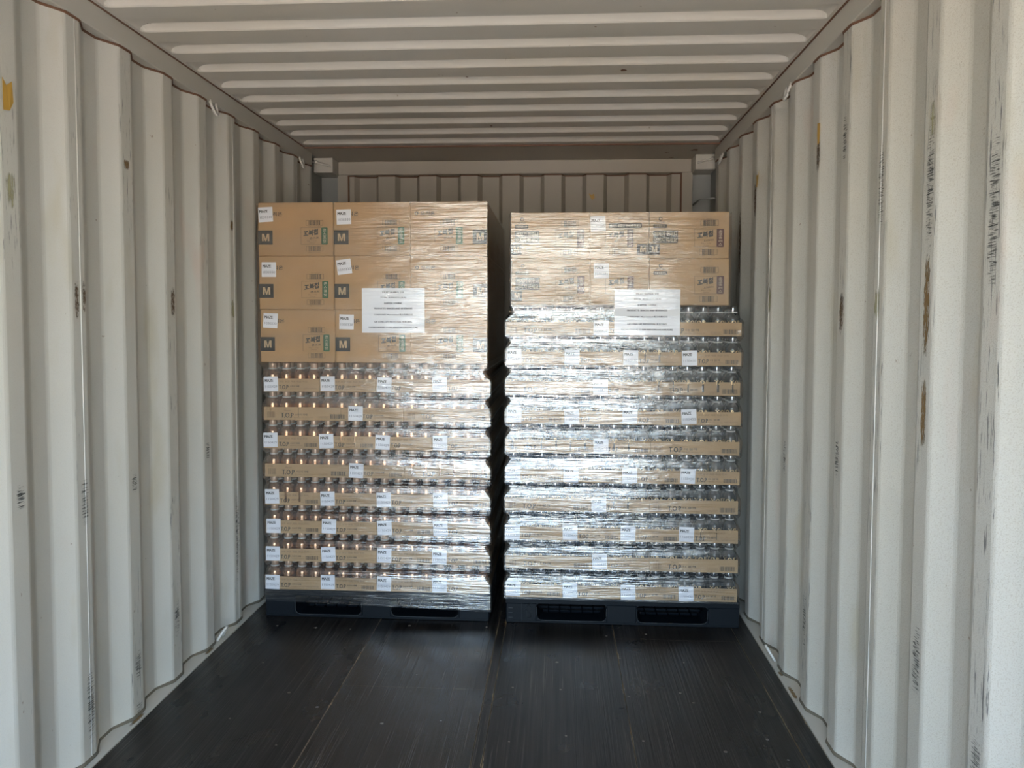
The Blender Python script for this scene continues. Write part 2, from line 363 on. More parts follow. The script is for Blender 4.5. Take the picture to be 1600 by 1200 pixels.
# top side rails, bottom sills
def trim(name,label): 
    e=obj(name,None); tag(e,label,'trim',kind='structure'); return e
tn=[0]
def trim_mesh(mb,m,label):
    tn[0]+=1; o=build('trim_%d'%tn[0],mb,m); tag(o,label,'trim',kind='structure'); return o
for sg,side in ((-1,'left'),(1,'right')):
    mb=MB(); a,b=sorted((sg*1.161,sg*1.23)); mb.bevbox(a,b,Y0,4.46,ZT+0.001,ZR+0.05,0.003)
    r=trim_mesh(mb,M['rail'],'painted steel top side rail along the %s wall'%side)
    s=MB(); a,b=sorted((sg*1.155,sg*1.163)); s.box(a,b,Y0,4.33,ZR-0.003,ZR+0.004); build('sealant_line',s,M['sealant'],r)
    def ring(y,z,up):
        rb=MB(); rb.smooth=True; pts=[]
        for k in range(13):
            g=math.pi*(k/12); q=math.sin(g)**0.8; pts.append((sg*(1.164-(0.030 if up else 0.018)*q), y-0.026*math.cos(g), z+(0.050 if up else -0.056)*q))
        rb.tube(pts,0.0056,8); return rb
    for y in (1.56,3.17 if sg<0 else 3.06,4.27): build('lashing_ring',ring(y,ZT+0.008,False),M['ringpaint'],r)
    mb=MB(); x0,x1=1.146,1.232
    rows=[[(sg*x0,y,0.002),(sg*1.17,y,0.006),(sg*x1,y,0.016)] for y in (Y0,1.6,4.46)]
    mb.grid(rows); rows=[[(sg*x0,y,-0.06),(sg*x1,y,-0.06)] for y in (Y0,4.46)]; mb.grid(rows)
    mb.quad((sg*x0,Y0,-0.06),(sg*x0,4.46,-0.06),(sg*x0,4.46,0.002),(sg*x0,Y0,0.002))
    sll=trim_mesh(mb,M['sill'],'pale steel bottom rail strip at the foot of the %s wall'%side)
    for y in (1.55,3.16 if sg<0 else 3.12): build('lashing_ring',ring(y,0.012,True),M['ringpaint'],sll)
    for y,dy in (((2.50,0.13),(3.05,0.10)) if sg<0 else ((2.84,0.16),(3.0,0.06))):
        pm=MB(); pm.grid([[(sg*(1.149+i*0.010),y+(j-2)*dy/4,0.0038+0.0012*i) for i in range(3)] for j in range(5)]); build('rust_patch',pm,M['tapestain'],sll)

# roof with stamped ribs
def roof():
    mb=MB(); p=0.2088; lo=4.263
    ys=set([Y0,4.33]); k=-28
    while True:
        e=lo+k*p
        if e-0.12>4.33: break
        for d in (-0.118,-0.112,-0.104,-0.098,-0.024,-0.018,-0.005,0.0,0.006,0.012):
            if Y0<e+d<4.33: ys.add(round(e+d,5))
        k+=1
    ys=sorted(ys)
    xs=[0,0.95,1.04,1.07,1.09,1.10,1.11,1.118,1.125,1.131,1.136,1.139,1.141,1.142,1.17]; xs=[-x for x in xs[:0:-1]]+xs
    def h(y):
        t=((y-lo)%p+p)%p-p       # -p..0, 0 = rib's far edge
        t=t if t>-p+1e-6 else 0
        if t<-0.118 or t>=0: return 0.0
        def sm(a): a=max(0,min(1,a)); return a*a*(3-2*a)
        return 0.025*sm((t+0.118)/0.018)*sm((0-t)/0.020)
    def ex(x):
        a=max(0,min(1,(1.142-abs(x))/0.055)); return math.sqrt(1-(1-a)**2)
    mb.grid([[(x,y,ZR+h(y)*ex(x)) for x in xs] for y in ys])
    mb.smooth=False
    mb.box(-1.24,1.24,Y0,4.87,ZR+0.04,ZR+0.05)
    o=build('ceiling',mb,M['roof']); tag(o,'pale corrugated steel roof of the container with crosswise ribs','ceiling',kind='structure')
    for (x,y,sx,sy) in ((0.53,3.07,0.014,0.016),(-0.09,3.12,0.006,0.006),(-0.06,3.9,0.007,0.010),(0.40,2.62,0.005,0.005)):
        q=MB(); n=9; q.poly([(x+sx*math.cos(2*math.pi*i/n)*(0.7+0.5*random.random()),y+sy*math.sin(2*math.pi*i/n)*(0.7+0.5*random.random()),ZR-0.0008) for i in range(n)][::-1]); build('rust_spot',q,M['sealant'],o)
roof()
# flat header plate, header beam, corner blocks, posts
mb=MB(); mb.box(-1.17,1.17,4.325,4.86,ZR-0.006,ZR+0.03)
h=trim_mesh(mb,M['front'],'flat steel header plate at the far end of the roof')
s=MB(); s.box(-1.165,1.165,4.318,4.326,ZR-0.008,ZR+0.004); build('sealant_line',s,M['sealant'],h)
for (x,y,r) in ((1.05,4.46,0.028),(0.90,4.52,0.014),(0.95,4.66,0.02)):
    q=MB(); n=11; q.poly([(x+r*math.cos(2*math.pi*i/n)*(0.4+0.8*random.random()),y+r*math.sin(2*math.pi*i/n)*(0.4+0.8*random.random()),ZR-0.0068) for i in range(n)][::-1]); build('rust_spot',q,M['rust'] if 0 else M['sealant'],h)
mb=MB(); mb.bevbox(-1.078,1.072,4.70,4.86,2.273,ZR-0.006,0.003)
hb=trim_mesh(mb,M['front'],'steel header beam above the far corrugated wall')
# far wall: corrugated panel
PY=4.725; hp=0.1278; x=-1.04; prof=[]
c0=0.2435
def pdepth(x):
    t=((x-c0+hp/2)/(2*hp))%1.0*2*hp     # 0..hp near flat, hp..2hp far flat
    sl=0.024
    if t<sl/2: return 0.5-t/sl
    if t<hp-sl/2: return 0.0
    if t<hp+sl/2: return (t-(hp-sl/2))/sl
    if t<2*hp-sl/2: return 1.0
    return 1-(t-(2*hp-sl/2))/sl
xs=set([-1.03,1.03]); k=-12
while k<12:
    b=c0-hp/2+k*hp
    for d in (-0.013,-0.012,-0.011,0.011,0.012,0.013):
        if -1.03<b+d<1.03: xs.add(round(b+d,5))
    k+=1
xs=sorted(xs)
mb=MB(); mb.grid([[(x,PY+0.048*pdepth(x),z) for x in xs] for z in (-0.03,1.0,2.0,2.275)]); mb.grid([[(x,PY+0.004+0.048*pdepth(x),z) for x in xs] for z in (-0.03,2.275)])
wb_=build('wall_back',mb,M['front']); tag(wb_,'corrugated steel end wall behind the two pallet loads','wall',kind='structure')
s=MB(); s.grid([[(x,PY+0.048*pdepth(x)-0.004,2.2735) for x in xs],[(x,PY+0.048*pdepth(x)-0.001,2.266) for x in xs]]); build('sealant_line',s,M['sealant'],wb_)
for sg,side in ((-1,'left'),(1,'right')):
    s=MB(); a,b=sorted((sg*1.008,sg*1.017)); s.box(a,b,4.703,4.712,0,2.27); build('sealant_line',s,M['sealant'],wb_)
scr=MB(); ap=[(0.462,2.155),(0.478,2.147),(0.492,2.153),(0.497,2.128),(0.482,2.115),(0.470,2.135)]; scr.poly([(x,PY-0.002,z) for x,z in ap]); scr.poly([(x,PY-0.0014,z) for x,z in ap][::-1]); build('tape_scrap',scr,M['tape'],wb_)
for sg,side in ((-1,'left'),(1,'right')):
    mb=MB(); a,b=sorted((sg*1.016,sg*1.080)); mb.box(a,b,4.705,4.86,-0.03,2.275)
    trim_mesh(mb,M['front'],'narrow steel frame strip at the %s edge of the end wall'%side)
    mb=MB(); a,b=sorted((sg*1.078,sg*1.24)); mb.box(a,b,4.75,4.86,-0.03,ZR); a,b=sorted((sg*1.195,sg*1.24)); mb.box(a,b,4.46,4.76,-0.03,ZR)
    a,b=sorted((sg*1.176,sg*1.20)); mb.box(a,b,4.458,4.50,-0.03,ZR-0.006)
    a,b=sorted((sg*1.166,sg*1.24)); mb.box(a,b,4.46,4.86,ZR-0.006,ZR+0.05)
    a,b=sorted((sg*1.202,sg*1.24)); mb.box(a,b,4.44,4.50,-0.06,ZR+0.05)
    cp=trim_mesh(mb,M['post'],'grey steel corner post in the %s far corner'%side)
    for z in ((2.09,) if sg>0 else ()):
        rb=MB(); rb.smooth=True; rb.tube([(sg*1.185,4.55,z+0.004),(sg*1.10,4.55,z-0.002),(sg*1.095,4.57,z-0.003),(sg*1.095,4.75,z-0.003)],0.0065,8); build('lashing_bar',rb,M['post'],cp)
    mb=MB(); a,b=sorted((sg*1.074,sg*1.19)); mb.bevbox(a,b,4.58,4.75,2.266,ZR-0.006,0.003)
    cb=trim_mesh(mb,M['rail'],'pale steel corner casting block under the roof in the %s far corner'%side)
    rb=MB(); rb.smooth=True; rb.tube([(sg*1.19,4.555,2.326),(sg*1.17,4.555,2.322),(sg*1.095,4.555,2.305),(sg*1.09,4.57,2.304),(sg*1.09,4.59,2.304)],0.0055,8); build('lashing_bar',rb,M['ringpaint'],cb)
    rb=MB(); rb.smooth=True; rb.lathe([(0.003,-0.009),(0.009,-0.005),(0.010,0.0),(0.009,0.005),(0.003,0.009)],12,(sg*1.165,4.545,2.322)); build('bar_knob',rb,M['ringpaint'],cb)

# floor: base slab and planks
mb=MB(); mb.box(-1.232,1.232,Y0,4.86,-0.12,-0.028)
fl=build('floor',mb,M['subfloor']); tag(fl,'black plywood container floor of long boards','floor',kind='structure')
def plank(x0,x1,y0,y1,mk='floor'):
    g=0.0012; x0+=g; x1-=g; xm=(x0+x1)/2; mb=MB()
    for (a,b) in ((x0,xm),(xm,x1)): mb.quad((a,y0,0),(b,y0,0),(b,y1,0),(a,y1,0))
    mb.quad((x0,y0,-0.027),(x0,y0,0),(x0,y1,0),(x0,y1,-0.027)); mb.quad((x1,y0,-0.027),(x1,y1,-0.027),(x1,y1,0),(x1,y0,0)); mb.quad((x0,y0,-0.027),(x1,y0,-0.027),(x1,y0,0),(x0,y0,0))
    me=mb.mesh('plank',M[mk]); uv=me.uv_layers.new(name='UVMap'); w=x1-x0
    for lp in me.loops:
        c=me.vertices[lp.vertex_index].co; uv.data[lp.index].uv=(min(c.x-x0,x1-c.x),c.y)
    return obj('plank',me,fl)
def pl_row(a,b,cuts,mk='floor'):
    for c,d in zip(cuts,cuts[1:]): plank(a,b,c+0.0003,d-0.0003,mk)
pl_row(-1.145,-0.528,[Y0,1.2,3.62,4.86]); pl_row(-0.528,0.018,[Y0,0.4,2.80,4.86],'floor_gloss'); pl_row(0.018,0.052,[Y0,4.86])
pl_row(0.052,0.535,[Y0,1.9,4.86]); pl_row(0.535,1.068,[Y0,0.9,3.3,4.86]); pl_row(1.068,1.145,[Y0,4.86])
sm_=MB(); sm_.lathe([(0.0062,0.0),(0.0058,0.0008),(0.0015,0.0011)],10); screw=sm_.mesh('screw',M['screw'])
for (x,y) in ((-0.98,3.36),(-0.80,3.30),(-0.63,3.33),(-0.9,2.95),(-0.72,2.70),(-0.86,2.52),(-0.62,2.41),(-0.56,2.62),(-0.40,3.35),(-0.25,2.92),(-0.05,3.1),(-0.12,2.55),(-0.33,2.52),(-0.02,3.37),(0.10,2.83),(0.12,2.47),(0.30,2.48),(0.28,2.81),(0.30,3.08),(0.50,3.30),(0.53,3.12),(0.56,2.78),(0.585,2.46),(0.74,2.80),(0.78,2.75),(0.80,3.10),(0.84,2.44),(1.01,2.70),(1.03,2.40),(0.97,2.52),(0.66,3.36)):
    o=obj('screw',screw,fl,(x+random.uniform(-.02,.02),y+random.uniform(-.03,.03),0.0001)); k=random.uniform(0.55,1.15); o.scale=(k,k*random.uniform(0.7,1.0),1)

# outside: sunlit yard
mb=MB(); mb.quad((-60,-60,-0.16),(60,-60,-0.16),(60,60,-0.16),(-60,60,-0.16))
g=build('ground',mb,M['ground']); tag(g,'pale sunlit concrete yard outside the open container doors','ground',kind='structure')

# ------------------------------------------------------------------ lettering
_tc={}
def glyphs(body,bold=0.0):
    k=(body,bold)
    if k in _tc: return _tc[k]
    c=bpy.data.curves.new('text','FONT'); c.body=body; c.size=1; c.offset=bold; c.resolution_u=2
    o=bpy.data.objects.new('text',c); col.objects.link(o); bpy.context.view_layer.update()
    m=bpy.data.meshes.new_from_object(o.evaluated_get(bpy.context.evaluated_depsgraph_get()))
    V=[(v.co.x,v.co.y) for v in m.vertices]; F=[tuple(p.vertices) for p in m.polygons]
    bpy.data.objects.remove(o); bpy.data.curves.remove(c); bpy.data.meshes.remove(m)
    x0=min(v[0] for v in V); x1=max(v[0] for v in V); y0=min(v[1] for v in V); y1=max(v[1] for v in V)
    V=[((v[0]-x0)/(x1-x0),(v[1]-y0)/(y1-y0)) for v in V]
    _tc[k]=(V,F); return _tc[k]
class Print:
    """flat print on a face looking towards -y; coordinates u right, v down in 0..1 of a w x h face"""
    def __init__(s,w,h,y): s.w=w; s.h=h; s.y=y; s.mb=MB()
    def P(s,u,v,dy=0.0): return (-s.w/2+u*s.w, s.y-dy, s.h*(1-v))
    def rect(s,u0,v0,u1,v1,dy=0.0,mi=0,r=0.0):
        s.mb.cur=mi
        if r:
            ru=r/s.w; rv=r/s.h; pts=[]
            for (cu,cv,a0) in ((u0+ru,v1-rv,math.pi),(u1-ru,v1-rv,1.5*math.pi),(u1-ru,v0+rv,0),(u0+ru,v0+rv,.5*math.pi)):
                for i in range(4):
                    a=a0+i*math.pi/6; pts.append(s.P(cu+ru*math.cos(a),cv-rv*math.sin(a),dy))
            s.mb.poly(pts)
        else: s.mb.poly([s.P(u0,v1,dy),s.P(u1,v1,dy),s.P(u1,v0,dy),s.P(u0,v0,dy)])
    def frame(s,u0,v0,u1,v1,t=0.001,mi=0):
        a=t/s.w; b=t/s.h
        s.rect(u0,v0,u1,v0+b,0,mi); s.rect(u0,v1-b,u1,v1,0,mi); s.rect(u0,v0,u0+a,v1,0,mi); s.rect(u1-a,v0,u1,v1,0,mi)
    def text(s,body,u0,v0,u1,v1,bold=0.0,mi=0,dy=0.0,shear=0.0):
        V,F=glyphs(body,bold); s.mb.cur=mi; n=len(s.mb.v)
        for (x,y) in V: s.mb.v.append(s.P(u0+x*(u1-u0), v1-y*(v1-v0)-shear*x*(v1-v0), dy))
        for f in F: s.mb.face([n+i for i in f])
    def letter_m(s,u0,v0,u1,v1,mi=0,dy=0.0):
        s.mb.cur=mi; q=lambda a,b: s.P(u0+a*(u1-u0),v1-b*(v1-v0),dy)
        for pts in (((0,0),(.22,0),(.22,1),(0,1)),((.78,0),(1,0),(1,1),(.78,1)),((.22,1),(.22,.62),(.41,0),(.5,0),(.5,.30),(.30,1)),((.5,.30),(.5,0),(.59,0),(.78,.62),(.78,1),(.70,1))):
            s.mb.poly([q(a,b) for a,b in pts])
    def bold(s,body,u0,v0,u1,v1,mi=0,dy=0.0,k=0.014):
        for i in (-1,0,1): s.text(body,u0+i*k,v0,u1+i*k,v1,0.0,mi,dy+0.00005*(i+1))
    def bars(s,u0,v0,u1,v1,mi=0,seed=1):
        R=random.Random(seed); u=u0; k=0
        while u<u1:
            w=R.choice((0.0010,0.0010,0.0018,0.0026))/s.w
            if k%2==0: s.rect(u,v0,min(u+w,u1),v1,0,mi)
            u+=w; k+=1
    def disc(s,u,v,r,mi=0,n=14,dy=0.0):
        s.mb.cur=mi; c=s.P(u,v,dy); s.mb.poly([(c[0]+r*math.cos(-2*math.pi*i/n),c[1],c[2]-r*math.sin(-2*math.pi*i/n)) for i in range(n)])
    def done(s,name,mats): return s.mb.mesh(name,mats)
def sticker_meshes():
    s=0.067; mb=MB(); mb.box(-s/2,s/2,-0.0003,0.0003,-s/2,s/2); base=mb.mesh('label_sticker',M['paper']); out={}
    for num in ('1030330','1030385','1150429','1150430'):
        p=Print(s,s,-0.0006); p.bold('MAZE',0.09,0.18,0.66,0.36); p.text(num,0.10,0.60,0.94,0.76,-0.008,1)
        m=p.done('lettering',[M['ink'],M['inktext']])
        for v in m.vertices: v.co.z-=s/2
        out[num]=m
    return base,out
STK,LET=sticker_meshes()
def sticker(parent,num,x,y,z,rot=0.0):
    o=obj('label_sticker',STK,parent,(x,y,z),(0,rot,0)); l=obj('lettering',LET[num],o); o['label']='white label sticker reading MAZE %s'%num; return o

# ------------------------------------------------------------------ cartons
def carton_mesh(w,d,h,m):
    mb=MB(); mb.bevbox(-w/2,w/2,-d/2,d/2,0,h,0.0035)
    return mb.mesh('carton',m)
LEFT_F=3.452; RIGHT_F=3.452
def brand_panel(p,u0,v0,u1,v1,us,strip,sub):
    p.frame(u0,v0,us,v1,0.0011,0)
    p.text('꼬북칩',u0+(us-u0)*0.13,v0+(v1-v0)*0.20,u0+(us-u0)*0.83,v0+(v1-v0)*0.56,0.045,0,0,0.40)
    p.text(sub,u0+(us-u0)*0.42,v0+(v1-v0)*0.60,u0+(us-u0)*0.87,v0+(v1-v0)*0.71,0.02,0,0,0.5)
    p.text('80g × 12입',u0+(us-u0)*0.30,v0+(v1-v0)*0.75,u0+(us-u0)*0.74,v0+(v1-v0)*0.84,0.0,1)
    p.text('(960g)',u0+(us-u0)*0.40,v0+(v1-v0)*0.88,u0+(us-u0)*0.66,v0+(v1-v0)*0.95,0.0,1)
def barcode(p,u0,v0,u1,v1,seed):
    p.frame(u0,v0,u1,v1,0.0010,0); g=(u1-u0)*0.16; p.bars(u0+g,v0,u1-g,v1,0,seed)
    p.text('8801117 535201',u0+(u1-u0)*0.15,v1+0.012,u1-(u1-u0)*0.15,v1+0.028,0,1)
def strip_mesh(w,h,y,u0,v0,u1,v1,mk,word):
    p=Print(w,h,y); p.rect(u0,v0,u1,v1,0,0,0.004)
    n=len(word); du=(u1-u0)
    for i,ch in enumerate(word):
        a=v0+(v1-v0)*(0.07+0.88*i/n); p.text(ch,u0+du*0.24,a,u0+du*0.76,a+(v1-v0)*0.88/n*0.78,0.01,1,0.0004)
    return p.done('flavour_strip',[M[mk],M['cream']])
def msquare(w,h,y,u0,v0,u1,v1):
    p=Print(w,h,y); p.rect(u0,v0,u1,v1); p.letter_m(u0+(u1-u0)*0.27,v0+(v1-v0)*0.24,u0+(u1-u0)*0.77,v0+(v1-v0)*0.76,1,0.0004)
    return p.done('size_mark',[M['ink'],M['kraftink']])
def part_mesh(w,h,y,name,mats,fn):
    p=Print(w,h,y); fn(p); return (name,p.done(name,mats))
INKS=lambda c: [M['ink'],M['inkfaint'],M[c],M['cream']]
def left_prints(w,d,h):
    y=-d/2-0.0007; out={}; I=INKS('card')
    for var,(pu,mu,bu) in dict(a=((0.57,0.846,0.926),(0.0,0.195),(0.64,0.865)),b=((0.32,0.60,0.685),(0.815,1.0),(0.395,0.62))).items():
        def logo(p): p.disc(0.085,0.215,0.0085); p.disc(0.085,0.218,0.0045,2,10,0.0003); p.text('오리온',0.135,0.175,0.325,0.255,0.02)
        def bar2(p): barcode(p,bu[0],0.335,bu[1],0.430,3); p.text('8801117535201',bu[0]+0.06,0.312,bu[1]-0.05,0.326,0,1)
        out[var]=[part_mesh(w,h,y,'logo',I,logo),part_mesh(w,h,y,'brand_panel',I,lambda p: brand_panel(p,pu[0],0.47,pu[2],0.785,pu[1],None,'콘스프')),
            part_mesh(w,h,y,'barcode',I,bar2),part_mesh(w,h,y,'barcode',I,lambda p: barcode(p,bu[0],0.815,bu[1],0.910,5)),
            ('flavour_strip',strip_mesh(w,h,y-0.0002,pu[1],0.468,pu[2],0.788,'green','콘스프맛')),('size_mark',msquare(w,h,y,mu[0],0.52,mu[1],0.785))]
    return out
PLAB={'flavour_strip':' flavour strip','size_mark':'black square with the letter M'}
def add_prints(o,parts,colour,skip=()):
    for nm,me in parts:
        if nm in skip: continue
        a=obj(nm,me,o)
        if nm=='flavour_strip': a['label']=colour+' flavour strip'
        if nm=='size_mark': a['label']='black square with the letter M'
ROWN=['top','middle','bottom']; COLN=['left','centre','right']
w,d,h=0.349,0.262,0.2425
cm=carton_mesh(w,d,h,M['card']); LP=left_prints(w,d,h)
xsL=[[-1.0895,-0.738,-0.3885],[-1.0880,-0.7365,-0.3870],[-1.0850,-0.7345,-0.3865]]
for r in range(3):
    z0=1.187+(2-r)*0.2430
    for c in range(3):
        x=xsL[r][c]+w/2+0.0005; o=obj('snack_carton',cm,None,(x,LEFT_F+d/2+random.uniform(0,0.0015),z0))
        extra=', mark at its right edge' if c==2 else ', MAZE sticker near its upper left corner'
        tag(o,'kraft snack carton with green strip, %s row, %s column of left pallet%s'%(ROWN[r],COLN[c],'' if c==2 else ', white sticker'),'carton','snack cartons on the left pallet')
        add_prints(o,LP['b' if c==2 else 'a'],'green')
        if c<2:
            sx,sz,ro=[[(0.105,0.225,0.05),(0.135,0.275,0.03)],[(0.135,0.25,0.0),(0.13,0.20,0.13)],[(0.14,0.21,-0.05),(0.15,0.23,-0.02)]][r][c]
            sticker(o,'1030330',-w/2+sx*w,-d/2-0.0018,h*(1-sz),-ro)
    for c in range(3):
        for k in range(1,4):
            if c==1 and k<3: continue
            o=obj('snack_carton',cm,None,(xsL[r][c]+w/2,LEFT_F+d/2+k*0.2625,z0)); tag(o,'plain kraft carton %s back from front, %s row, %s column of left pallet'%(ORD[k+1],ROWN[r],COLN[c]),'carton','cartons behind the front of the left pallet')

def right_prints():
    out={}; h=0.2055; I=INKS('card_r')
    w,d=0.350,0.262; y=-d/2-0.0007
    for var in ('full','short'):
        def logo(p): p.disc(0.14,0.15,0.0085); p.disc(0.142,0.152,0.005,2,10,0.0003); p.text('오리온',0.085,0.205,0.195,0.245,0.01)
        def seal(p): p.rect(0.05,0.265,0.22,0.345,0,0,0.003); p.text('수출제품인증',0.065,0.282,0.205,0.328,0.01,3,0.0004)
        def warn(p): p.rect(0.05,0.40,0.36,0.67,0,0,0.003); p.text('깨지기 쉬우니',0.065,0.425,0.345,0.525,0.012,3,0.0004); p.text('던지지 마세요',0.065,0.548,0.345,0.648,0.012,3,0.0004)
        def bar2(p): barcode(p,0.64,0.178,0.862,0.305,7); p.text('낱개바코드',0.71,0.148,0.80,0.168,0,0)
        L=[part_mesh(w,h,y,'logo',I,logo),part_mesh(w,h,y,'seal_mark',I,seal)]
        if var=='full': L.append(part_mesh(w,h,y,'warning_panel',I,warn))
        L+=[part_mesh(w,h,y,'brand_panel',I,lambda p: brand_panel(p,0.565,0.37,0.93,0.755,0.845,None,'초코츄러스')),part_mesh(w,h,y,'barcode',I,bar2),part_mesh(w,h,y,'barcode',I,lambda p: barcode(p,0.63,0.80,0.853,0.922,9)),
            ('flavour_strip',strip_mesh(w,h,y-0.0002,0.845,0.368,0.932,0.757,'maroon','초코츄러스')),('size_mark',msquare(w,h,y,0.0,0.685,0.135,0.915))]
        out[var]=L
    w,d=0.261,0.350; y=-d/2-0.0007
    for var in ('mid','midlow'):
        def date(p): p.text('08:40 2023.10.25 까지',0.48,0.12,0.90,0.16,0.0,1)
        def warn(p): p.rect(0.32,0.245,0.88,0.345,0,0,0.002); p.text('깨지기 쉬우니 던지지 마세요',0.335,0.262,0.865,0.328,0.012,3,0.0004)
        L=[part_mesh(w,h,y,'date_print',I,date),part_mesh(w,h,y,'warning_panel',I,warn)] if var=='mid' else []
        L+=[part_mesh(w,h,y,'brand_panel',I,lambda p: brand_panel(p,0.265,0.375,0.74,0.755,0.64,None,'초코츄러스')),part_mesh(w,h,y,'barcode',I,lambda p: barcode(p,0.34,0.80,0.64,0.915,11)),
            ('flavour_strip',strip_mesh(w,h,y-0.0002,0.635,0.373,0.742,0.757,'maroon','초코츄러스')),('size_mark',msquare(w,h,y,0.80,0.685,1.0,0.915))]
        out[var]=L
    return out
RP=right_prints(); h=0.2055
cmA=carton_mesh(0.350,0.262,h,M['card_r']); cmB=carton_mesh(0.261,0.350,h,M['card_r'])
xsR=[0.068,0.4185,0.681]
for r in range(2):
    z0=1.452+(1-r)*0.2065
    for c in range(3):
        w_=0.261 if c==1 else 0.350; d_=0.350 if c==1 else 0.262; me=cmB if c==1 else cmA
        x=xsR[c]+w_/2+0.0005+(0.003 if r==1 else 0); o=obj('snack_carton',me,None,(x,RIGHT_F+d_/2+random.uniform(0,0.0015),z0))
        tag(o,'pale kraft snack carton with maroon strip, %s row, %s column of right pallet%s'%(('upper','lower')[r],COLN[c],', white sticker' if c==1 else ''),'carton','snack cartons on the right pallet')
        key=('mid' if r==0 else 'midlow') if c==1 else ('short' if (c==2 and r==1) else 'full')
        add_prints(o,RP[key],'maroon',('size_mark',) if (r==1 and c>0) else ())
        if c==1: sticker(o,'1030385',-w_/2+(0.14 if r==0 else 0.19)*w_,-d_/2-0.0018,h*(1-(0.25 if r==0 else 0.26)),-0.05 if r==0 else 0.0)
    for c in range(3):
        w_=0.261 if c==1 else 0.350; dd=0.3505 if c==1 else 0.2625
        for k in range(1,3 if c==1 else 4):
            o=obj('snack_carton',cmB if c==1 else cmA,None,(xsR[c]+w_/2,RIGHT_F+dd/2+k*dd,z0)); tag(o,'plain kraft carton %s back from front, %s row, %s column of right pallet'%(ORD[k+1],('upper','lower')[r],COLN[c]),'carton','cartons behind the front of the right pallet')

# ------------------------------------------------------------------ trays and bottles
TH=0.060; BP=0.0654
_tm={}
def tray_mesh(nw,nd):
    if (nw,nd) in _tm: return _tm[(nw,nd)]
    w=nw*BP-0.0016; d=nd*BP-0.0016; t=0.0025; mb=MB()
    mb.box(-w/2,w/2,-d/2,d/2,0,0.003); mb.box(-w/2,w/2,-d/2,-d/2+t,0.003,TH); mb.box(-w/2,w/2,d/2-t,d/2,0.003,TH)
    mb.box(-w/2,-w/2+t,-d/2+t,d/2-t,0.003,TH); mb.box(w/2-t,w/2,-d/2+t,d/2-t,0.003,TH)
    m=mb.mesh('bottle_tray',M['tray']); _tm[(nw,nd)]=m; return m
def tray_print(nw,nd,name_ko,stick,seed):
    w=nw*BP-0.0016; d=nd*BP-0.0016; y=-d/2-0.0007; I=[M['ink'],M['inkfaint']]
    if nw==6:
        def code(p): p.bars(0.04,0.36,0.13,0.82,1,seed); p.text('01 K6',0.03,0.12,0.095,0.24,0,1)
        def brand(p):
            p.text('Maxim',0.245,0.20,0.32,0.32,0,1); p.bold('T.O.P',0.205,0.44,0.355,0.82,0,0,0.0022)
            p.bold(name_ko,0.375,0.50,0.52,0.66,0,0,0.0008); p.text('에스프레소 커피 275ml × 24',0.36,0.76,0.585,0.86,0,1)
        def maker(p): p.frame(0.65,0.70,0.775,0.90,0.0007,1); p.text('동서식품 주식회사',0.66,0.74,0.765,0.86,0,1)
        return [part_mesh(w,TH,y,'code_print',I,code),part_mesh(w,TH,y,'brand_print',I,brand),part_mesh(w,TH,y,'maker_print',I,maker),part_mesh(w,TH,y,'barcode',I,lambda p: p.bars(0.795,0.52,0.968,0.86,0,seed+1))]
    def brand(p):
        p.bold('T.O.P',0.275,0.50,0.445,0.82,0,0,0.0032); p.bold(name_ko,0.475,0.52,0.64,0.66,0,0,0.001); p.text('에스프레소 커피 275ml',0.475,0.74,0.70,0.82,0,1)
        p.text('상온 보관 제품 취급 주의',0.28,0.16,0.78,0.30,0,1)
    L=[part_mesh(w,TH,y,'brand_print',I,brand)]
    if seed%3: L.append(part_mesh(w,TH,y,'barcode',I,lambda p: p.bars(0.73,0.56,0.955,0.86,0,seed+1)))
    else: L.append(part_mesh(w,TH,y,'storage_note',I,lambda p: p.text('서늘한 곳에 보관하세요',0.72,0.70,0.96,0.82,0,1)))
    return L
_fm={}
def flap_mesh(nd):
    if nd in _fm: return _fm[nd]
    w=4*BP-0.0016; d=nd*BP-0.0016; mb=MB(); mb.box(w/2-0.074,w/2-0.0002,-d/2-0.0005,-d/2,0.001,TH-0.001); _fm[nd]=mb.mesh('flap',M['tray']); return _fm[nd]

BODY=[(0.024,0.002),(0.0305,0.006),(0.0315,0.012),(0.0315,0.070),(0.0308,0.076),(0.0285,0.083),(0.0245,0.089),(0.0205,0.094),(0.0175,0.099)]
CAP=[(0.0165,0.104),(0.0172,0.106),(0.0172,0.124),(0.0160,0.1275),(0.012,0.1285)]
COL=[(0.0172,0.098),(0.0195,0.0985),(0.0200,0.101),(0.0195,0.1040),(0.0168,0.1045)]
def lathe_mesh(name,prof,m,seg=20):
    mb=MB(); mb.smooth=True; mb.lathe(prof,seg); return mb.mesh(name,m)
def wrap_print(body,r,z0,z1,arc,m):
    V,F=glyphs(body,0.04); mb=MB()
    for (x,y) in V:
        a=-math.pi/2+(x-0.5)*arc; mb.v.append((r*math.cos(a),r*math.sin(a),z0+y*(z1-z0)))
    for f in F: mb.face(f)
    return mb.mesh('lettering',m)
BM={'L':(lathe_mesh('body',BODY,M['bronze']),lathe_mesh('cap',CAP,M['bronze_cap']),lathe_mesh('collar',COL,M['collar']),None),
    'R':(lathe_mesh('body',BODY,M['blackbody']),lathe_mesh('cap',CAP,M['silver_cap']),lathe_mesh('collar',COL,M['collar']),wrap_print('T.O.P',0.0319,0.046,0.066,1.9,M['gold']))}
def bottle(kind,loc,label,group):
    e=obj('coffee_bottle',None,None,loc,(0,0,random.uniform(-0.9,0.9))); tag(e,label,'bottle',group)
    b,c,k,t=BM[kind]; obj('body',b,e); obj('cap',c,e); obj('collar',k,e)
    if t: obj('lettering',t,e)
    return e
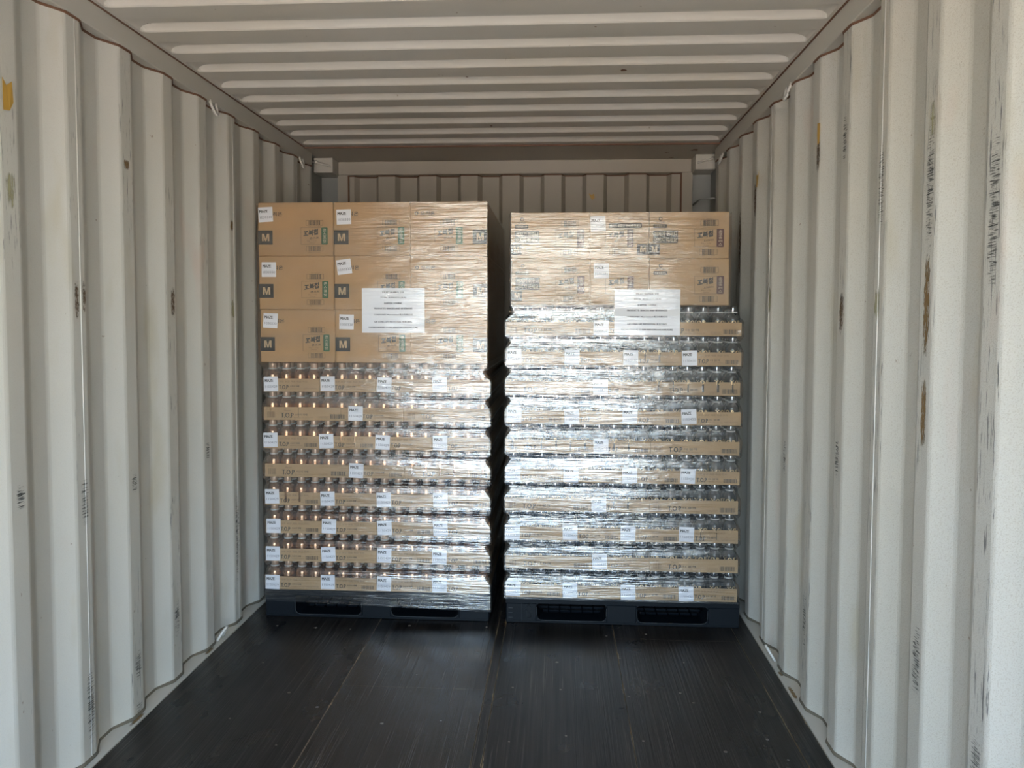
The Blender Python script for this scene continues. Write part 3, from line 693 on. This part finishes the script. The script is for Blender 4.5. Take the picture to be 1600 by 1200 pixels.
def load(kind,xc,front,zb,layers,pitch,num,ko,side):
    """layers listed from the top: 'A' = four narrow fronts, 'B' = wide, narrow, wide"""
    prints={}
    back=MB(); back.smooth=True; n=len(layers); front_tag={}
    for li,typ in enumerate(layers):
        z=zb+(n-1-li)*pitch; jx=xc+random.uniform(-0.004,0.004); W=16*BP; x0=jx-W/2
        rows=[(4,4,4,4),(4,4,4,4),(6,4,6)] if typ=='A' else [(6,4,6),(4,4,4,4),(4,4,4,4)]
        deps=[6,6,4] if typ=='A' else [4,6,6]
        y=front; lname=ORD[li+1]
        for ri,(row,dep) in enumerate(zip(rows,deps)):
            x=x0
            for ci,nw in enumerate(row):
                if ri==0 or ci in (0,len(row)-1):
                    jy=random.uniform(0,0.004) if ri==0 else 0
                    o=obj('bottle_tray',tray_mesh(nw,dep),None,(x+nw*BP/2,y+dep*BP/2+jy,z))
                    if ri==0:
                        pos=ORD[ci+1]
                        hasst = (typ=='A') or (ci==1)
                        tag(o,'cardboard tray%s, %s from left in %s tray layer from top, %s pallet'%(' with MAZE sticker' if hasst else '',pos,lname,side),'tray','bottle trays at the front of the %s pallet'%side)
                        k=(nw,dep,random.randrange(3))
                        if k not in prints: prints[k]=tray_print(nw,dep,ko,hasst,k[2]+(0 if kind=='L' else 5))
                        for nm,me in prints[k]: obj(nm,me,o)
                        if nw==4: obj('flap',flap_mesh(dep),o)
                        if hasst: sticker(o,num,-nw*BP/2+0.036+random.uniform(-0.004,0.004),-dep*BP/2-0.0012,0.036+random.uniform(-0.003,0.004),random.uniform(-0.05,0.05))
                    else:
                        tag(o,'cardboard tray %s back from front, %s flank, %s layer from top, %s pallet'%(ORD[ri+1],'left' if ci==0 else 'right',lname,side),'tray','trays behind the front of the %s pallet'%side)
                x+=nw*BP
            y+=dep*BP
        for i in range(16):
            bx=x0+(i+0.5)*BP
            bottle(kind,(bx,front+0.5*BP+0.003,z+0.003),'%s coffee bottle, %s from left in %s bottle row from top, %s pallet'%('bronze' if kind=='L' else 'black',ORD[i+1],lname,side),'front coffee bottles on the %s pallet'%side)
            for j in range(1,16):
                if j>2 and i not in (0,15): continue
                c=(bx,front+(j+0.5)*BP,z+0.003)
                back.cur=0; back.lathe(BODY[2:],10,c,False); back.cur=2; back.lathe(COL,10,c,False); back.cur=1; back.lathe(CAP,10,c)
    o=build('coffee_bottles',back,[M['bronze'],M['bronze_cap'],M['collar']] if kind=='L' else [M['blackbody'],M['silver_cap'],M['collar']])
    tag(o,'%s coffee bottles packed behind the front row of the %s pallet'%('bronze' if kind=='L' else 'black',side),'bottles',kind='stuff')
LZ,LPI=0.1275,0.1322; RZ,RPI=0.1180,0.1332
load('L',-0.5490,LEFT_F,LZ,'ABABAAAA',LPI,'1150429','스모키 라떼','left')
load('R',0.5690,RIGHT_F,RZ,'BABABABABA',RPI,'1150430','더 블랙','right')

# paper notices
def notice(x0,x1,z0,z1,y,lines,label):
    w=x1-x0; h=z1-z0; mb=MB(); mb.box(-w/2,w/2,-0.0003,0.0003,0,h); o=build('paper_notice',mb,M['sheet'],None,((x0+x1)/2,y,z0)); tag(o,label,'notice')
    p=Print(w,h,-0.0008)
    for t,v,hw in lines: p.bold(t,0.5-hw,v,0.5+hw,v+0.038,0,0,0.0016)
    obj('lettering',p.done('lettering',M['inktext']),o)
LN=[('PALLET NUMBER: 3/10',0.075,0.17),('TOTAL 10 PALLETS (18-R)',0.195,0.205),('SHIPPER: LOVINC',0.32,0.145),('PRODUCTS: SNACKS AND BEVERAGES',0.435,0.305),('CONSIGNEE: Maze Limited 馬士有限公司',0.575,0.305),('G/F LONG LIFE INDUSTRIAL BUILDING',0.735,0.30),('13 KOWLOON ROAD TO KWA WAN KOWLOON HONG KONG',0.86,0.39)]
notice(-0.609,-0.322,1.325,1.5275,LEFT_F-0.0035,LN,'white printed paper notice on the centre cartons of the left pallet')
notice(0.531,0.821,1.3185,1.5215,RIGHT_F-0.0040,LN,'white printed paper notice on the right pallet above the top trays')

# ------------------------------------------------------------------ plastic pallets
def pallet(xc,front,W,D,H,label,patch_):
    e=obj('plastic_pallet',None,None,(xc,front+D/2,0)); tag(e,label,'pallet','black plastic pallets')
    x0,x1,y0,y1=-W/2,W/2,-D/2,D/2; dk=0.026
    mb=MB(); nb=9; mb.box(x0,x1,y0,y0+0.05,H-dk,H); mb.box(x0,x1,y1-0.05,y1,H-dk,H)
    for i in range(nb):
        a=x0+(W-0.06)*i/(nb-1); mb.box(a,a+0.06,y0+0.05,y1-0.05,H-dk,H)
    for j in range(7):
        b=y0+0.1+(D-0.2)*j/6; mb.box(x0+0.001,x1-0.001,b-0.012,b+0.012,H-dk-0.006,H-0.006)
    build('top_deck',mb,M['plastic'],e)
    bw=(0.140,0.136,0.140); bx=[(x0,x0+bw[0]),(-bw[1]/2,bw[1]/2),(x1-bw[2],x1)]
    for (a,b) in bx:
        for (c,d_) in ((y0,y0+0.14),(-0.07,0.07),(y1-0.14,y1)):
            m=MB(); m.bevbox(a,b,c,d_,0,H-dk,0.004); build('foot_block',m,M['plastic'],e)
    for (a,b) in bx:
        m=MB(); m.bevbox(a+0.002,b-0.002,y0+0.002,y1-0.002,0.0,0.016,0.003); build('bottom_runner',m,M['plastic'],e)
    for (c,d_) in ((y0-0.001,y0+0.10),(-0.05,0.05),(y1-0.10,y1)):
        m=MB(); m.bevbox(x0+0.002,x1-0.002,c,d_,0.0,0.013,0.003); build('bottom_runner',m,M['plasticlight'] if c<y0+0.01 and 0 else M['plastic'],e)
    # rounded corners of the fork openings
    for (a,b) in ((bx[0][1],bx[1][0]),(bx[1][1],bx[2][0])):
        for (px,sg) in ((a,1),(b,-1)):
            for (pz,sz,r) in ((0.013,1,0.026),(H-dk,-1,0.016)):
                m=MB(); pts=[(px,pz)]
                for k in range(6):
                    g=math.pi/2*k/5; pts.append((px+sg*r*(1-math.cos(g)) if 0 else px+sg*r*(1-math.sin(g)), pz+sz*r*(1-math.cos(g))))
                A=[(x,y0,z) for x,z in pts]; B=[(x,y0+0.13,z) for x,z in pts]; m.poly(A); m.poly(B[::-1])
                for i in range(len(A)):
                    j=(i+1)%len(A); m.quad(A[i],A[j],B[j],B[i])
                build('corner_gusset',m,M['plastic'],e)
        # ribbed grid seen inside the opening
        m=MB(); n=6
        for i in range(1,n): xx=a+(b-a)*i/n; m.box(xx-0.002,xx+0.002,y0+0.11,-0.06,0.0,0.010)
        for j in range(6): yy=y0+0.14+j*0.05; m.box(a,b,yy-0.002,yy+0.002,0.0,0.010)
        for j in range(3): zz=0.03+j*0.02; m.box(a,b,-0.072,-0.068,zz,zz+0.004)
        build('rib_grid',m,M['plastic'],e)
        # pale worn rim of the opening
        m=MB(); m.smooth=True; m.tube([(a+0.001,y0-0.0005,H-dk-0.016),(a+0.001,y0-0.0005,0.039),(a+0.006,y0-0.0005,0.024),(a+0.016,y0-0.0005,0.0155),(a+0.03,y0-0.0005,0.0135),(b-0.03,y0-0.0005,0.0135),(b-0.016,y0-0.0005,0.0155),(b-0.006,y0-0.0005,0.024),(b-0.001,y0-0.0005,0.039),(b-0.001,y0-0.0005,H-dk-0.016)],0.0016,6); build('opening_rim',m,M['plasticlight'],e)
    if patch_:
        m=MB(); m.smooth=True; ax=x0+0.105; y=y0-0.0006
        m.tube([(ax-0.018,y,0.06),(ax,y,0.088),(ax+0.018,y,0.06),(ax+0.009,y,0.06),(ax+0.009,y,0.026),(ax-0.009,y,0.026),(ax-0.009,y,0.06)],0.0014,6,True); build('moulded_arrow',m,M['plasticlight'],e)
        for (a,b,c,d_) in ((0.012,0.03,0.022,0.025),(0.012,0.03,0.044,0.047),(0.012,0.03,0.066,0.069),(0.072,0.0735,0.008,0.09)):
            m=MB(); m.box(x0+a,x0+b,y0-0.0012,y0,c,d_); build('moulded_mark',m,M['plasticlight'],e)
    return e
pallet(-0.5520,LEFT_F-0.001,1.048,1.048,0.1265,'black plastic pallet under the left load, its top edge wrapped in film',False)
pallet(0.5770,RIGHT_F-0.001,1.054,1.048,0.1170,'black plastic pallet under the right load, with a moulded arrow',True)

# ------------------------------------------------------------------ stretch film
def film(name,zones,front,depth,ztop,zbot,label,seed):
    """zones: function z -> (x0,x1,inset,corner radius)"""
    mb=MB(); mb.smooth=True; rows=[]; uvr=[]; gap=[]; dz=0.0055; n=int((ztop-zbot(0))/dz)+1
    NF,NS,NC=110,44,5
    for j in range(n+1):
        tz=j/n; row=[]; uvs=[]
        ref=zbot(0)+(ztop-zbot(0))*tz
        x0,x1,ins,cr=zones(ref)
        off=0.006-ins; X0=x0-off; X1=x1+off; Ya=front-0.006+ins*0.30; Yb=front+depth+off
        path=[]
        def side(ax,ay,bx,by,nn):
            for i in range(nn): t=i/nn; path.append((ax+(bx-ax)*t,ay+(by-ay)*t))
        def corner(cx,cy,a0):
            for i in range(NC): a=a0+math.pi/2*i/NC; path.append((cx+cr*math.cos(a),cy+cr*math.sin(a)))
        side(X0+cr,Ya,X1-cr,Ya,NF); corner(X1-cr,Ya+cr,-math.pi/2); side(X1,Ya+cr,X1,Yb-cr,NS); corner(X1-cr,Yb-cr,0)
        side(X1-cr,Yb,X0+cr,Yb,NS); corner(X0+cr,Yb-cr,math.pi/2); side(X0,Yb-cr,X0,Ya+cr,NS); corner(X0+cr,Ya+cr,math.pi)
        path.append(path[0]); s=0; pv=path[0]
        for i,(x,y) in enumerate(path):
            s+=math.hypot(x-pv[0],y-pv[1]); pv=(x,y)
            fx=(x-x0)/(x1-x0); zb=zbot(fx if y<front+0.02 else (1 if x>(x0+x1)/2 else 0)); z=zb+(ztop-zb)*tz
            nz=noise.noise((s*3.0+seed,z*34,seed))*0.0011+noise.noise((s*1.3+seed,z*9,seed+5))*0.0016
            if i==len(path)-1: nz=nz0
            if i==0: nz0=nz
            cx,cy=(x0+x1)/2,front+depth/2
            dx,dy=0.0,0.0
            if abs(y-Ya)<0.02 and X0+0.02<x<X1-0.02: dy=-1
            elif abs(x-X1)<0.02: dx=1
            elif abs(x-X0)<0.02: dx=-1
            else: dy=1
            zz=z+ (0.002*noise.noise((s*2.0,seed,3.0)) if j==n else 0)
            row.append((x+dx*nz,y+dy*nz,zz)); uvs.append((s,z)); gap.append(min(1.0,ins/0.0105))
        rows.append(row); uvr.append(uvs)
    mb.grid(rows); me=mb.mesh(name,M['film']); uv=me.uv_layers.new(name='UVMap'); flat=[u for r in uvr for u in r]
    uv.data.foreach_set('uv',[c for lp in me.loops for c in flat[lp.vertex_index]])
    ga=me.attributes.new('gap','FLOAT','POINT'); ga.data.foreach_set('value',gap)
    o=obj(name,me); tag(o,label,'film','clear stretch film around the pallet loads'); return o
def smooth(a): a=max(0,min(1,a)); return a*a*(3-2*a)
def zones_for(tray_x,carton_x,zb,pitch,nl,carton_z):
    def f(z):
        if z>=carton_z: return (carton_x[0],carton_x[1],0.0,0.008)
        if z<zb: return (tray_x[0],tray_x[1],0.0,0.008)
        t=(z-zb)%pitch; k=int((z-zb)/pitch)
        if t<=TH: s=0.0
        else:
            q=(t-TH)/(pitch-TH); s=smooth(q/0.60) if q<0.62 else smooth((1-q)/0.38)
        x0,x1=tray_x
        if k==nl-1 and t>TH:
            m=smooth((t-TH)/(pitch-TH)); x0+= (carton_x[0]-x0)*m; x1+=(carton_x[1]-x1)*m
        return (x0,x1,0.0105*s,0.008+0.016*s)
    return f
film('stretch_film',zones_for((-1.0765,-0.0215),(-1.0910,-0.0365),LZ,LPI,8,1.184),LEFT_F,1.048,1.9125,lambda u:0.075-0.028*u,'clear wrinkled stretch film wrapped around the whole left pallet load',1.0)
film('stretch_film',zones_for((0.0415,1.0965),(0.066,1.036),RZ,RPI,10,1.450),RIGHT_F,1.048,1.862,lambda u:0.112,'clear wrinkled stretch film wrapped around the whole right pallet load',9.0)
